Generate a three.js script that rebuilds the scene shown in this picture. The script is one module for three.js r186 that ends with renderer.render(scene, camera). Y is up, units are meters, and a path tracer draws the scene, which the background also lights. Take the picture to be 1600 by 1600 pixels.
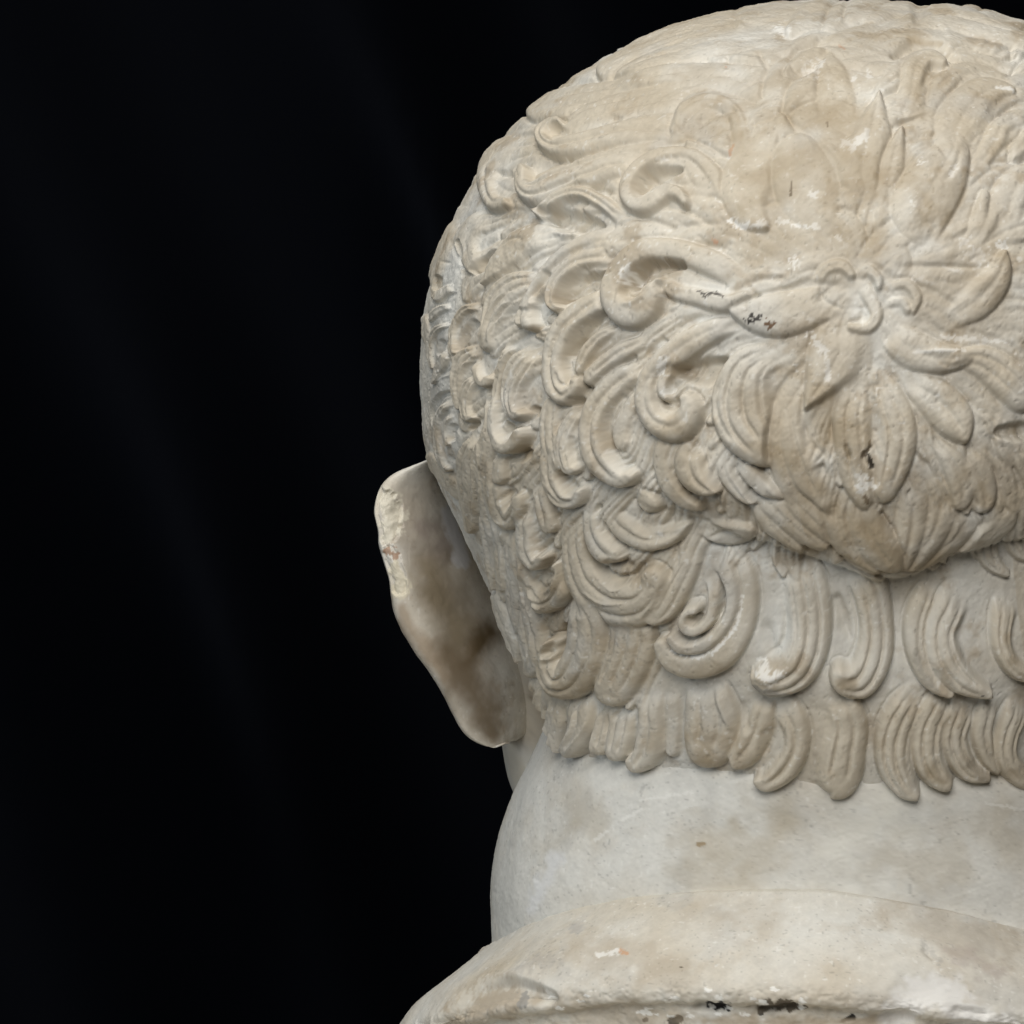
import * as THREE from 'three';
import { RectAreaLightUniformsLib } from 'three/addons/lights/RectAreaLightUniformsLib.js';
import { RoundedBoxGeometry } from 'three/addons/geometries/RoundedBoxGeometry.js';

// ---------------------------------------------------------------- camera, lamps, exposure
// Working unit: one photograph pixel at the depth of the ears = S metres. x right, y down, z towards the camera.
const S = 1.4e-4, EYE = 11400, FRAME = 1600, FLOOR = 2100;
const world = (x, y, z) => new THREE.Vector3((x - 800) * S, (FLOOR - y) * S, z * S);
const scene = new THREE.Scene();
scene.background = new THREE.Color(0x000000);
const camera = new THREE.PerspectiveCamera(2 * Math.atan(FRAME / 2 / EYE) * 180 / Math.PI, 1, 0.05, 20);
camera.position.copy(world(800, 800, EYE));
camera.lookAt(world(800, 800, 0));
scene.add(camera);
RectAreaLightUniformsLib.init();
const renderer = new THREE.WebGLRenderer({ antialias: true });
renderer.toneMapping = THREE.LinearToneMapping;
renderer.toneMappingExposure = 0.99;
renderer.shadowMap.enabled = true;
const AIM = world(1250, 760, 300);
// each studio lamp: a softbox with a glowing diffuser and an area light of the same size just in front of it
const LAMPS = [
  { at: [-0.1, 0.95, 1.62], size: [1.1, 0.8], power: 7.0, color: [1.0, 0.972, 0.925], label: 'large softbox lamp facing the back of the marble head from above the camera' },
  { at: [-0.15, 1.6, 0.5], size: [1.1, 0.9], power: 4.0, color: [1.0, 0.972, 0.925], label: 'wide softbox lamp hung straight above the marble bust' },
  { at: [-1.7, 0.45, 0.85], size: [0.7, 1.1], power: 2.9, color: [0.84, 0.93, 1.0], label: 'tall cool softbox lamp standing at the ear side of the bust' },
];
for (const [i, L] of LAMPS.entries()) {
  const r = new THREE.RectAreaLight(new THREE.Color().setRGB(...L.color), L.power, ...L.size);
  r.position.set(...L.at); r.lookAt(AIM); scene.add(r); L.light = r;
}

// ---------------------------------------------------------------- small tools
const clamp = (v, a = 0, b = 1) => v < a ? a : v > b ? b : v;
const sm = (a, b, v) => { v = clamp((v - a) / (b - a)); return v * v * (3 - 2 * v); };
const mix = (a, b, t) => a + (b - a) * t;
function hash(i, j, k) { let h = Math.imul(i, 374761393) ^ Math.imul(j, 668265263) ^ Math.imul(k, 2147483647 - 1640531526); h = Math.imul(h ^ (h >>> 13), 1274126177); h ^= h >>> 16; return (h >>> 0) / 4294967295; }
function noise(x, y, z) {
  const i = Math.floor(x), j = Math.floor(y), k = Math.floor(z); let u = x - i, v = y - j, w = z - k;
  u = u * u * (3 - 2 * u); v = v * v * (3 - 2 * v); w = w * w * (3 - 2 * w);
  const a = mix(mix(hash(i, j, k), hash(i + 1, j, k), u), mix(hash(i, j + 1, k), hash(i + 1, j + 1, k), u), v);
  const b = mix(mix(hash(i, j, k + 1), hash(i + 1, j, k + 1), u), mix(hash(i, j + 1, k + 1), hash(i + 1, j + 1, k + 1), u), v);
  return mix(a, b, w) * 2 - 1;
}
function fbm(x, y, z, f, oct) { let s = 0, a = 0.5; for (let o = 0; o < oct; o++) { s += a * noise(x * f + o * 17.3, y * f + o * 5.1, z * f - o * 9.7); f *= 2.03; a *= 0.5; } return s; }
function table(pts) {  // monotone-ish cubic through [x, y] pairs
  const n = pts.length, m = new Array(n);
  for (let i = 0; i < n; i++) {
    const a = pts[Math.max(0, i - 1)], b = pts[Math.min(n - 1, i + 1)];
    m[i] = (b[1] - a[1]) / (b[0] - a[0] || 1);
    if (i > 0 && i < n - 1 && (pts[i][1] - a[1]) * (b[1] - pts[i][1]) <= 0) m[i] = 0;
  }
  return (x) => {
    if (x <= pts[0][0]) return pts[0][1];
    if (x >= pts[n - 1][0]) return pts[n - 1][1];
    let i = 0; while (x > pts[i + 1][0]) i++;
    const h = pts[i + 1][0] - pts[i][0], t = (x - pts[i][0]) / h, t2 = t * t, t3 = t2 * t;
    return (2 * t3 - 3 * t2 + 1) * pts[i][1] + (t3 - 2 * t2 + t) * h * m[i] + (3 * t2 - 2 * t3) * pts[i + 1][1] + (t3 - t2) * h * m[i + 1];
  };
}

// ---------------------------------------------------------------- carved strokes
// A stroke is a spine of [x, y, half width]; frames of the study sheets: origin in photograph pixels, four sheet units to a pixel.
const SHEET = { P: [0, 0, 1], F1: [640, 0, 4], F2: [920, 0, 4], F3: [1200, 0, 4], F4: [560, 360, 4], F5: [840, 360, 4], F6: [1200, 360, 4], G1: [560, 680, 4], G2: [840, 720, 4], G3: [1200, 680, 4], G4: [640, 920, 4], G5: [960, 920, 4], G6: [1200, 920, 4], E1: [640, 320, 7.273], E2: [640, 520, 7.273], E3: [1000, 560, 6.667], E4: [1220, 640, 6.667], H1: [703, 719, 3.013] };
function spine(sheet, text) {
  const [ox, oy, k] = SHEET[sheet];
  const p = text.trim().split(/\s+/).map((q) => { const [x, y, w] = q.split(',').map(Number); return [ox + x / k, oy + y / k, w / k]; });
  if (p.length === 1) p.push([p[0][0] + 1, p[0][1], p[0][2]]);
  const out = [];
  for (let i = 0; i < p.length - 1; i++) {
    const a = p[Math.max(0, i - 1)], b = p[i], c = p[i + 1], d = p[Math.min(p.length - 1, i + 2)];
    const n = Math.max(2, Math.ceil(Math.hypot(c[0] - b[0], c[1] - b[1]) / 4));
    for (let j = 0; j < n + (i === p.length - 2 ? 1 : 0); j++) {
      const t = j / n, q = [];
      for (let e = 0; e < 3; e++) q.push(0.5 * (2 * b[e] + (c[e] - a[e]) * t + (2 * a[e] - 5 * b[e] + 4 * c[e] - d[e]) * t * t + (3 * b[e] - a[e] - 3 * c[e] + d[e]) * t * t * t));
      q[2] = Math.max(0.6, q[2]); out.push(q);
    }
  }
  let len = 0; out[0].push(0);
  for (let i = 1; i < out.length; i++) { len += Math.hypot(out[i][0] - out[i - 1][0], out[i][1] - out[i - 1][1]); out[i].push(len); }
  for (const q of out) q[3] /= len || 1;
  return { pts: out, len };
}
const HAIR = []; let TR = 3.5, EASE = 0;
function bendSide(st) {  // the hollow side of a curl slopes into the ground, its outer side is cut sharp
  if (st.ease || EASE) return; const P = st.pts; let turn = 0;
  for (let i = 2; i < P.length; i++) { const ax = P[i - 1][0] - P[i - 2][0], ay = P[i - 1][1] - P[i - 2][1], bx = P[i][0] - P[i - 1][0], by = P[i][1] - P[i - 1][1]; turn += Math.atan2(ax * by - ay * bx, ax * bx + ay * by); }
  if (Math.abs(turn) > 0.5 && Math.abs(turn) < 3.4) st.ease = Math.sign(turn);
}
function trimmed(sp) {  // the round end reaches past the last point by its width: draw the spine in by most of that
  const P = sp.pts, w = P[P.length - 1][2], cut = Math.min(0.3, 0.65 * w / sp.len); if (w < 5) return sp;
  const keep = P.filter((q) => q[3] <= 1 - cut); if (keep.length < 4) return sp;
  for (const q of keep) q[3] /= 1 - cut; return { pts: keep, len: sp.len * (1 - cut) };
}
// lock: a raised strand bundle; h relief, n strands, g groove depth share, root share of its length that melts into the scalp
const K = (sheet, text, o = {}) => HAIR.push({ kind: 'lock', tint: 0.4 + (EASE ? 0.15 : 0.3) * hash(HAIR.length, 7, 3), h: 14, n: 2, g: 0.3, root: 0.3, L: 0, tilt: 0, tr: TR, ease: EASE && hash(HAIR.length, 8, 2) < 0.7 ? (hash(HAIR.length, 4, 9) < 0.5 ? 1 : -1) : 0, ez: EASE ? 0.5 : 0.45, ...o, ...trimmed(spine(sheet, text)) }) && bendSide(HAIR[HAIR.length - 1]);
const pit = (sheet, text, h = 10, o = {}) => HAIR.push({ kind: 'pit', h, ...o, ...spine(sheet, text) });       // hollow
const cut = (sheet, text, h = 4) => HAIR.push({ kind: 'cut', h, ...spine(sheet, text) });                      // chisel line
const rib = (sheet, text, h = 4) => HAIR.push({ kind: 'rib', h, ...spine(sheet, text) });                      // raised lip

// --- broad masses first: the hair over the nape hangs out over the short curls below it
HAIR.push({ kind: 'mass', h: 18, ...spine('P', '880,700,1 980,770,1 1070,806,1 1150,842,1 1215,866,1 1270,884,1 1320,902,1 1360,917,1 1400,920,1 1440,910,1 1480,888,1 1540,866,1 1620,850,1 1700,842,1') });
// --- crown, worn smooth
K('P', '1220,45,40 1120,48,36 1020,78,30 935,112,14', { h: 9.8, n: 3, g: 0.2, root: 0.5 });
K('F2', '800,330,150 520,400,130 280,470,90 150,510,30', { h: 14.0, n: 4, g: 0.22, root: 0.5 });
K('P', '1010,135,22 930,146,24 870,158,22 822,176,13', { h: 9.8, n: 3 });
K('F2', '760,560,80 480,590,80 220,640,80 -40,720,70 -160,800,30', { h: 8.4, n: 3, root: 0.5 });
K('F1', '1650,760,80 1300,820,80 1050,900,75 900,930,55 830,850,45 900,780,32 975,775,20', { h: 18.2, n: 2, root: 0.4 });
K('F1', '1560,950,80 1250,1010,100 980,1120,100 790,1210,85 720,1150,55 740,1050,32', { h: 21.0, n: 3, root: 0.4 });
K('F1', '720,860,50 600,910,70 490,1030,65 470,1160,65 520,1260,60 620,1260,30', { h: 18.2, n: 2 });
pit('F1', '500,1100,40 600,1070,30', 6);
K('F1', '1330,1400,40 1230,1290,50 1080,1210,50 950,1240,45 840,1330,40 790,1330,15', { h: 19.6, n: 2, root: 0.25 });
pit('F1', '850,1345,40 960,1365,80 1080,1385,70 1170,1390,25', 20);
rib('F1', '860,1440,16 960,1455,22 1060,1430,22 1180,1420,12', 6);
// --- left edge, small foreshortened curls
K('E1', '560,180,90 420,330,110 330,520,110 270,750,75 225,1050,15', { h: 13, n: 1, root: 0.2 });
pit('E1', '285,820,35 265,930,35', 12); cut('E1', '330,640,14 420,640,14', 3);
K('E1', '900,120,140 700,230,150 610,400,150 650,590,120 670,740,55', { h: 13, n: 2, g: 0.15 });
pit('E1', '520,420,40 540,560,45 530,640,20', 13); pit('E1', '545,700,38 540,790,22', 13); pit('E1', '910,540,55 800,640,75 700,740,55', 17);
K('E1', '1640,380,90 1500,350,150 1280,430,200 1110,570,170 950,740,100 810,890,25', { h: 15, n: 1, root: 0.3 });
cut('E1', '990,490,22 1150,390,26 1300,390,26', 4); pit('E1', '1250,560,160 1050,740,90', 5);
K('E1', '440,930,45 330,985,60 245,1085,40', { h: 10, n: 1, root: 0.2 });
K('E1', '410,1140,40 290,1195,55 205,1300,30', { h: 11, n: 1, root: 0.2 });
K('E1', '100,1250,40 130,1300,45 140,1480,45 160,1640,20', { h: 10, n: 1, root: 0.1 });
K('E2', '400,-110,30 270,-40,40 200,80,38 175,230,38 190,400,20', { h: 13, n: 2, root: 0.15 });
pit('E2', '300,110,50 270,230,42', 16);
K('E2', '390,60,22 430,200,42 450,340,18', { h: 9, n: 1, root: 0.2 });
K('E1', '740,1150,45 600,1180,55 490,1320,50 450,1480,45 470,1680,22', { h: 14, n: 2, root: 0.15 });
pit('E1', '650,1350,70 560,1500,65 510,1640,30', 14);
K('E2', '390,210,40 310,330,70 250,440,50 205,570,20', { h: 10, n: 1, root: 0.2 });
cut('E2', '250,480,18 340,445,22 410,410,16', 6);
pit('E2', '420,680,30 270,740,50 205,900,55 215,1080,22', 13);
K('E2', '470,780,35 350,860,52 285,1000,48 272,1200,42 300,1400,46 350,1550,46 430,1540,40', { h: 15, n: 2, root: 0.15 });
K('E2', '450,930,28 375,1010,40 350,1130,36 390,1270,30', { h: 9, n: 1, root: 0.2 });
pit('E2', '440,1080,50 425,1210,40', 13); pit('E2', '400,1430,45 430,1470,30', 6);
K('E2', '740,190,60 600,270,95 520,440,72 500,640,56 520,860,26', { h: 14, n: 3, g: 0.4, root: 0.15 });
K('E1', '1420,860,90 1180,960,210 985,1140,190 890,1400,125 845,1640,95', { h: 17, n: 4, g: 0.45, root: 0.15 });
K('E2', '860,740,55 860,1000,66 830,1250,66 820,1600,60', { h: 13, n: 2, root: 0.15 });
K('E2', '720,470,45 640,620,66 600,800,66 620,950,66 690,960,36', { h: 16, n: 3, root: 0.2 });
pit('E2', '680,1040,46 640,1100,34', 16);
K('E2', '740,290,42 735,420,48 780,540,56 850,570,56 890,470,46', { h: 14, n: 1, root: 0.3, L: 4 }); pit('E2', '890,650,52 850,680,40', 16);
K('E2', '1110,120,50 1040,290,56 990,480,52 950,720,52 945,980,46', { h: 14, n: 2, root: 0.15 });
K('E2', '1400,190,100 1260,380,160 1170,600,140 1170,800,105 1220,920,86 1310,900,46', { h: 18, n: 4, g: 0.45, root: 0.2, L: 2 }); pit('E2', '1370,870,40', 13);
K('E2', '980,660,36 955,900,56 970,1140,66 1050,1270,95 1170,1280,95 1270,1170,84 1290,1080,40', { h: 21, n: 1, root: 0.25, L: 3 });
pit('E2', '1080,1040,40 1130,1130,66', 17); pit('E2', '1270,1400,90 1130,1440,60', 12);
// --- locks of the left centre
K('F5', '560,30,80 330,80,90 150,190,80 30,330,60 -60,470,50 -120,600,46', { h: 17, n: 2, root: 0.25 });
pit('F4', '1180,280,36 1130,370,40 1110,440,26', 9);
K('F4', '1060,480,34 1060,560,44 1090,620,42', { h: 18, n: 1, root: 0.2, L: 2 }); pit('F4', '1100,650,36', 7);
K('F5', '470,150,60 250,190,62 135,300,52 92,430,44 130,490,36 180,490,18', { h: 17, n: 2, root: 0.2 });
pit('F5', '140,430,30 230,340,75 390,290,50', 21);
K('F5', '470,380,50 280,500,86 145,640,90 90,800,72 110,960,84 170,1030,66 240,970,46 250,890,24', { h: 18, n: 2, root: 0.15 });
pit('F5', '185,780,26 260,650,56 400,530,34', 14); cut('F5', '130,870,12 140,940,14 190,970,14 250,945,10', 5); pit('F5', '235,1080,46', 13);
K('F5', '480,610,28 370,680,46 295,790,52 265,910,40', { h: 14, n: 2, root: 0.15 });
K('F5', '680,680,40 520,760,60 390,870,66 310,960,54', { h: 15, n: 2, root: 0.15 });
K('F5', '660,850,50 500,950,90 370,1110,92 340,1290,92 400,1450,95 520,1545,70 605,1510,46', { h: 19, n: 2, root: 0.12 });
K('F5', '640,990,24 545,1120,66 505,1260,72 540,1370,54', { h: 8, n: 1, root: 0.2 });
cut('F5', '610,950,12 510,1090,14 450,1230,16 450,1350,20 500,1440,24 590,1420,16', 8);
K('F5', '240,1120,46 175,1250,58 165,1380,56 205,1480,50 255,1480,26', { h: 15, n: 3, root: 0.15 }); pit('F5', '205,1370,26 205,1300,18', 5);
K('F5', '70,1020,50 60,1200,70 80,1380,70 140,1520,60', { h: 12, n: 3, root: 0.2 });
// --- ringlets with drilled eyes
K('F2', '900,1250,80 720,1020,50 600,950,40 440,970,44 310,1050,50 240,1170,56 275,1265,58 370,1270,60 480,1195,56 570,1215,48 620,1290,30', { h: 15, n: 1, root: 0.12 });
pit('F2', '320,1180,26 400,1090,54 560,1060,26', 20);
K('F5', '1280,320,60 1090,200,84 850,120,76 640,130,78 500,270,78 465,420,74 560,520,96 680,480,84 745,360,50 800,310,36', { h: 18, n: 1, root: 0.15 });
K('F5', '760,290,40 850,370,56 1000,410,64 1180,450,64 1330,400,50', { h: 14, n: 1, root: 0.1 });
pit('F5', '590,320,54 660,260,66 780,220,44 900,210,22', 22); rib('F5', '540,470,18 620,450,24 690,400,20', 5);
K('P', '1290,470,26 1232,488,36 1190,492,30 1142,487,5', { h: 13, n: 1, root: 0.15 });
K('F5', '1240,560,60 1000,670,84 830,790,92 715,920,84 690,1070,84 760,1190,96 880,1220,104 960,1120,76 920,1030,44', { h: 21, n: 2, g: 0.12, root: 0.12 });
K('F5', '880,850,30 800,920,46 790,1020,36 830,1060,26', { h: 15, n: 1, root: 0.3 });
pit('F5', '880,880,40 1040,880,96 1160,840,56 1270,800,16', 22); pit('F5', '870,1080,40', 16); cut('F5', '740,1030,14 780,1120,20 840,1150,24 910,1110,18', 7);
K('F5', '1480,760,60 1330,870,150 1290,1020,200 1310,1180,210 1400,1310,170 1470,1400,80', { h: 18, n: 4, g: 0.4, root: 0.3, L: 2 });
cut('F5', '1170,900,16 1120,1050,22 1150,1200,22 1240,1330,18', 5);
// --- below: E3 sheet
K('E3', '300,820,70 220,950,90 220,1130,100 300,1330,110 440,1500,100 620,1590,60', { h: 14, n: 1, root: 0.2 });
K('E3', '560,900,110 520,1060,170 580,1230,180 700,1330,110 820,1370,30', { h: 18, n: 2, root: 0.25, L: 2 });
rib('E3', '660,900,14 700,1050,18 740,1180,16', 4);
K('E3', '860,1050,60 890,1200,90 980,1340,90 1100,1470,60 1180,1510,20', { h: 12, n: 2, root: 0.25 });
K('E3', '1010,1120,40 1150,1230,90 1300,1360,90 1500,1460,25', { h: 14, n: 1, root: 0.2 });
K('G2', '1380,270,60 1440,400,80 1560,530,60 1640,600,24', { h: 10, n: 2 });
K('G2', '950,470,30 1100,490,100 1230,490,92 1310,450,36', { h: 12, n: 1, root: 0.3 }); cut('G2', '1010,540,16 1110,500,20 1220,470,18', 4);
K('G2', '420,320,46 520,430,76 670,505,80 810,485,64 900,430,18', { h: 16, n: 2, root: 0.2 });
K('G2', '610,230,40 680,280,66 730,300,24', { h: 13, n: 1, root: 0.2 }); cut('G2', '560,380,14 640,450,22 740,480,26 850,440,16', 7);
K('G2', '310,300,40 340,450,66 420,560,86 520,590,50', { h: 16, n: 2, root: 0.2 }); pit('G2', '470,640,50 560,670,40', 6);
// --- middle row on the left
K('G1', '400,110,26 470,230,36 560,340,34 610,420,20', { h: 10, n: 1, root: 0.1 });
K('G1', '790,-40,50 775,200,60 800,420,64 840,640,76 880,850,80 900,1050,34', { h: 14, n: 3, root: 0.1 });
K('G1', '730,0,40 670,150,76 668,320,80 680,480,60 698,620,34', { h: 17, n: 3, g: 0.4, root: 0.15 });
K('G1', '820,160,34 845,340,56 880,470,72 930,530,70 985,450,52 995,370,24', { h: 17, n: 2, root: 0.15 });
K('G1', '870,120,36 875,220,42 885,300,44', { h: 17, n: 1, root: 0.3 }); pit('G1', '930,370,36 900,400,30', 9);
K('G1', '1180,60,50 1185,240,70 1270,380,72 1370,390,54 1400,320,28', { h: 17, n: 2, root: 0.15 }); pit('G1', '1270,240,40 1320,320,40', 10); cut('G1', '1180,330,12 1270,410,16 1370,400,14', 4);
K('G1', '1090,330,40 1150,480,56 1195,600,48', { h: 13, n: 2, root: 0.2 });
K('G1', '950,640,40 990,860,54 1060,1000,66 1160,1050,72 1255,970,70 1280,860,46 1240,790,22', { h: 19, n: 2, root: 0.12 });
K('G1', '1020,480,50 1050,680,70 1110,790,60 1175,740,30', { h: 19, n: 2, root: 0.2 });
cut('G1', '1060,930,14 1140,1010,22 1240,950,16', 7); pit('G1', '1140,890,50 1200,900,36', 8);
K('G1', '820,980,20 860,1130,44 920,1280,48 965,1390,15', { h: 10, n: 1, root: 0.15 });
K('G1', '985,880,30 1010,1080,76 1050,1260,96 1085,1400,76 1060,1510,34', { h: 14, n: 4, g: 0.4, root: 0.15 });
K('G2', '200,330,60 215,560,80 300,770,120 460,890,146 630,890,146 720,790,96 690,690,46', { h: 19, n: 3, g: 0.3, root: 0.25 });
K('G2', '930,620,60 860,780,90 790,930,80 700,1000,46', { h: 14, n: 3, root: 0.15 });
cut('G2', '290,540,16 370,680,28 490,750,34 600,710,24 640,665,14', 8);
K('G1', '745,470,20 785,620,34 815,800,36 832,960,16', { h: 14, n: 2, root: 0.15 }); K('G1', '920,600,30 935,760,44 940,920,50 960,1100,44 975,1250,20', { h: 13, n: 2, root: 0.15 }); K('G1', '840,640,24 870,820,36 890,980,24', { h: 12, n: 2, root: 0.2 });
// --- row above the nape
K('G4', '500,20,26 560,180,46 620,320,42 660,460,18', { h: 13.8, n: 2, root: 0.1 });
K('G4', '1370,200,150 1350,400,156 1290,580,140 1245,680,110', { h: 18.8, n: 4, g: 0.35, root: 0.15 });
K('G4', '1040,60,60 1100,220,120 1095,400,134 1020,560,124 930,570,84 885,450,56 920,300,36', { h: 23.8, n: 3, g: 0.35, root: 0.15, L: 2 });
pit('G4', '950,250,26 940,320,40 910,380,34', 16); pit('G4', '910,440,30', 5);
K('G5', '620,-160,90 765,0,84 775,210,96 670,400,104 505,475,92 350,425,74 285,310,36', { h: 18.8, n: 1, root: 0.2 });
K('G5', '580,-130,70 690,0,50 715,140,48 655,260,48 545,345,48 425,345,44 362,270,30', { h: 16.2, n: 1, root: 0.2, L: 7, ease: 0, ez: 0.6 });
K('G5', '560,-40,50 605,90,40 585,205,40 500,255,40 440,210,36 455,145,30 530,130,34', { h: 15.0, n: 1, root: 0.25, L: 7 }); pit('G5', '510,200,24 485,185,16', 8);
K('G5', '1110,-80,140 1180,130,156 1200,330,150 1140,490,140 1000,560,114 890,520,70', { h: 22.5, n: 4, g: 0.4, root: 0.2 });
rib('G5', '880,500,22 970,540,34 1060,500,26', 5); pit('G5', '940,300,70 970,400,50', 8); cut('G5', '1040,160,14 1050,300,18 1010,400,16 920,440,12', 5);
K('G6', '540,-20,90 650,110,116 690,300,112 665,460,120 580,585,112 470,570,84 430,500,36', { h: 22.5, n: 3, g: 0.35, root: 0.2 });
pit('G6', '430,170,50 480,290,54 510,360,24', 9); rib('G6', '430,500,26 500,530,34 560,480,26', 5);
K('G6', '1080,60,60 975,250,96 960,410,90 1040,570,80 1160,650,34', { h: 20.0, n: 2, root: 0.2 });
K('G6', '1560,120,90 1490,300,70 1500,420,66 1580,510,70 1700,520,60', { h: 17.5, n: 3, root: 0.2 });
K('G6', '1260,100,100 1120,290,110 1130,450,124 1230,570,96 1390,640,34', { h: 22.5, n: 3, g: 0.35, root: 0.2, L: 2 });
// --- lowest row on the nape
rib('P', '820,1120,36 950,1130,42 1100,1150,46 1250,1165,48 1400,1175,48 1640,1165,48', 8);
K('G4', '740,540,30 750,700,46 762,860,46 785,985,28', { h: 17.5, n: 3, root: 0.2 });
K('G4', '790,570,57 790,720,86 800,860,70 822,1000,35', { h: 18.8, n: 3, g: 0.4, root: 0.25 });
K('G4', '900,680,52 905,820,63 890,960,59 905,1030,30', { h: 17.5, n: 2, root: 0.25 });
K('G4', '1210,760,73 1210,900,70 1195,1030,59', { h: 18.8, n: 2, root: 0.25 });
K('G4', '1030,700,84 1065,820,90 1040,950,80 985,1035,55', { h: 21.2, n: 2, root: 0.25 });
K('G4', '1320,770,84 1325,920,80 1300,1060,70', { h: 20.0, n: 3, root: 0.25 });
K('G4', '1480,650,84 1510,850,100 1490,1000,100 1440,1080,70 1400,1040,30', { h: 22.5, n: 2, root: 0.25 });
K('G5', '340,660,42 360,850,48 350,1050,42', { h: 10.0, n: 1, root: 0.2 });
K('G5', '560,640,126 600,820,175 590,960,157 570,1060,105', { h: 20.0, n: 3, root: 0.25 });
K('G5', '930,700,63 880,900,105 800,1030,95 740,1080,42', { h: 17.5, n: 2, root: 0.2 });
rib('G5', '620,620,22 690,760,26 760,890,20', 6); pit('G5', '800,760,50 830,860,40', 6);
K('G5', '1010,720,105 1120,850,95 1130,990,90 1060,1115,97 960,1190,73 895,1165,30', { h: 23.8, n: 2, g: 0.35, root: 0.25 }); pit('G5', '960,920,70 940,1000,50', 8);
K('G5', '1390,680,95 1450,850,132 1430,1000,143 1400,1150,153 1350,1250,122', { h: 21.2, n: 3, g: 0.3, root: 0.25 }); rib('G5', '1230,1210,20 1290,1180,20', 4);
K('G6', '1420,680,52 1350,890,80 1385,1050,70 1440,1150,25', { h: 17.5, n: 2, root: 0.25 });
K('G6', '1270,720,105 1180,880,97 1185,1010,95 1260,1130,80 1380,1170,32', { h: 20.0, n: 3, g: 0.4, root: 0.25 });
K('G6', '1130,680,84 1020,850,112 1000,1010,110 1045,1140,100 1130,1220,52', { h: 21.2, n: 3, g: 0.35, root: 0.25 });
K('G6', '960,660,73 850,800,122 795,950,130 800,1090,122 860,1220,90 935,1280,32', { h: 22.5, n: 4, g: 0.35, root: 0.25 });
K('G6', '1620,700,95 1510,900,84 1495,1050,84 1570,1160,84 1660,1200,63', { h: 20.0, n: 3, root: 0.25 });
TR = 1.6; EASE = 1;
// --- thin raised strands towards the ear
rib('H1', '130,200,8 150,350,8 185,520,8 200,630,8', 3.2); rib('H1', '240,300,8 238,450,8 250,650,8', 3.2); rib('H1', '292,380,8 310,560,8 330,700,8 322,900,8', 3.2); rib('H1', '342,430,8 332,620,8 400,760,8', 3.2); rib('H1', '270,740,8 280,900,8 322,1000,8', 3.2); rib('H1', '380,720,8 390,880,8 352,995,8', 3.2); rib('H1', '30,180,8 40,280,8 90,350,8', 3.2); rib('H1', '140,130,8 124,230,8', 3.2); rib('H1', '66,150,8 78,300,8', 3.2); rib('H1', '205,640,8 230,780,8 270,900,8', 3.2); rib('H1', '355,1060,8 358,1200,8 388,1340,8', 3.2); rib('H1', '425,1040,8 402,1160,8 412,1330,8', 3.2); rib('H1', '480,1120,8 460,1250,8 470,1370,8', 3.2); rib('H1', '512,1130,8 492,1260,8 492,1370,8', 3.2); rib('H1', '592,1150,8 590,1270,8 542,1380,8', 3.2); rib('H1', '660,1160,8 650,1260,8 570,1390,8', 3.2); rib('H1', '760,1160,8 755,1280,8 740,1390,8', 3.2); rib('H1', '700,1180,8 690,1300,8 690,1390,8', 3.2); rib('H1', '200,180,8 210,270,8 260,300,8', 3.2); rib('H1', '340,460,8 400,620,8 480,640,8 520,520,8', 3.2); rib('H1', '360,600,8 430,690,8 500,640,8', 3.2); rib('H1', '610,360,8 680,520,8 780,600,8 860,560,8', 3.2); rib('H1', '640,600,8 740,660,8 860,650,8', 3.2); rib('E1', '1320,760,19 1180,765,19 980,885,19 870,1045,19 830,1300,19 785,1550,19', 3.2); rib('E1', '1240,990,19 1080,1020,19 950,1150,19 860,1330,19 820,1580,19', 3.2); rib('E1', '1240,1100,19 1100,1130,19 960,1290,19 890,1540,19', 3.2); rib('E1', '1180,1240,19 1060,1270,19 940,1420,19 900,1600,19', 3.2); rib('E1', '950,540,19 880,700,19 780,790,19', 3.2); rib('E1', '400,1130,19 300,1160,19 200,1260,19', 3.2); rib('E1', '440,900,19 330,900,19', 3.2); rib('E1', '700,1140,19 600,1160,19 490,1310,19 450,1480,19', 3.2); rib('E1', '380,1290,19 270,1360,19 220,1480,19', 3.2); rib('E2', '720,130,19 560,200,19 490,330,19 470,550,19 500,800,19', 3.2); rib('E2', '720,310,19 590,355,19 520,470,19', 3.2); rib('E2', '700,470,19 600,600,19 570,800,19', 3.2); rib('E2', '1250,130,19 1130,350,19 1080,600,19', 3.2); rib('E2', '1355,400,19 1295,600,19 1270,800,19', 3.2); rib('E2', '460,780,19 330,870,19 280,1050,19 270,1300,19 310,1500,19', 3.2); rib('E2', '380,160,19 250,320,19', 3.2); rib('E2', '430,470,19 280,520,19 200,600,19', 3.2); rib('E2', '400,400,19 330,450,19 250,480,19', 3.2); rib('E2', '1170,140,19 1050,300,19 990,480,19', 3.2); rib('E2', '760,1180,19 770,1400,19 790,1590,19', 3.2); rib('E2', '640,1200,19 560,1350,19 520,1560,19', 3.2); rib('E2', '820,700,19 850,950,19 830,1200,19', 3.2);
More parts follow.
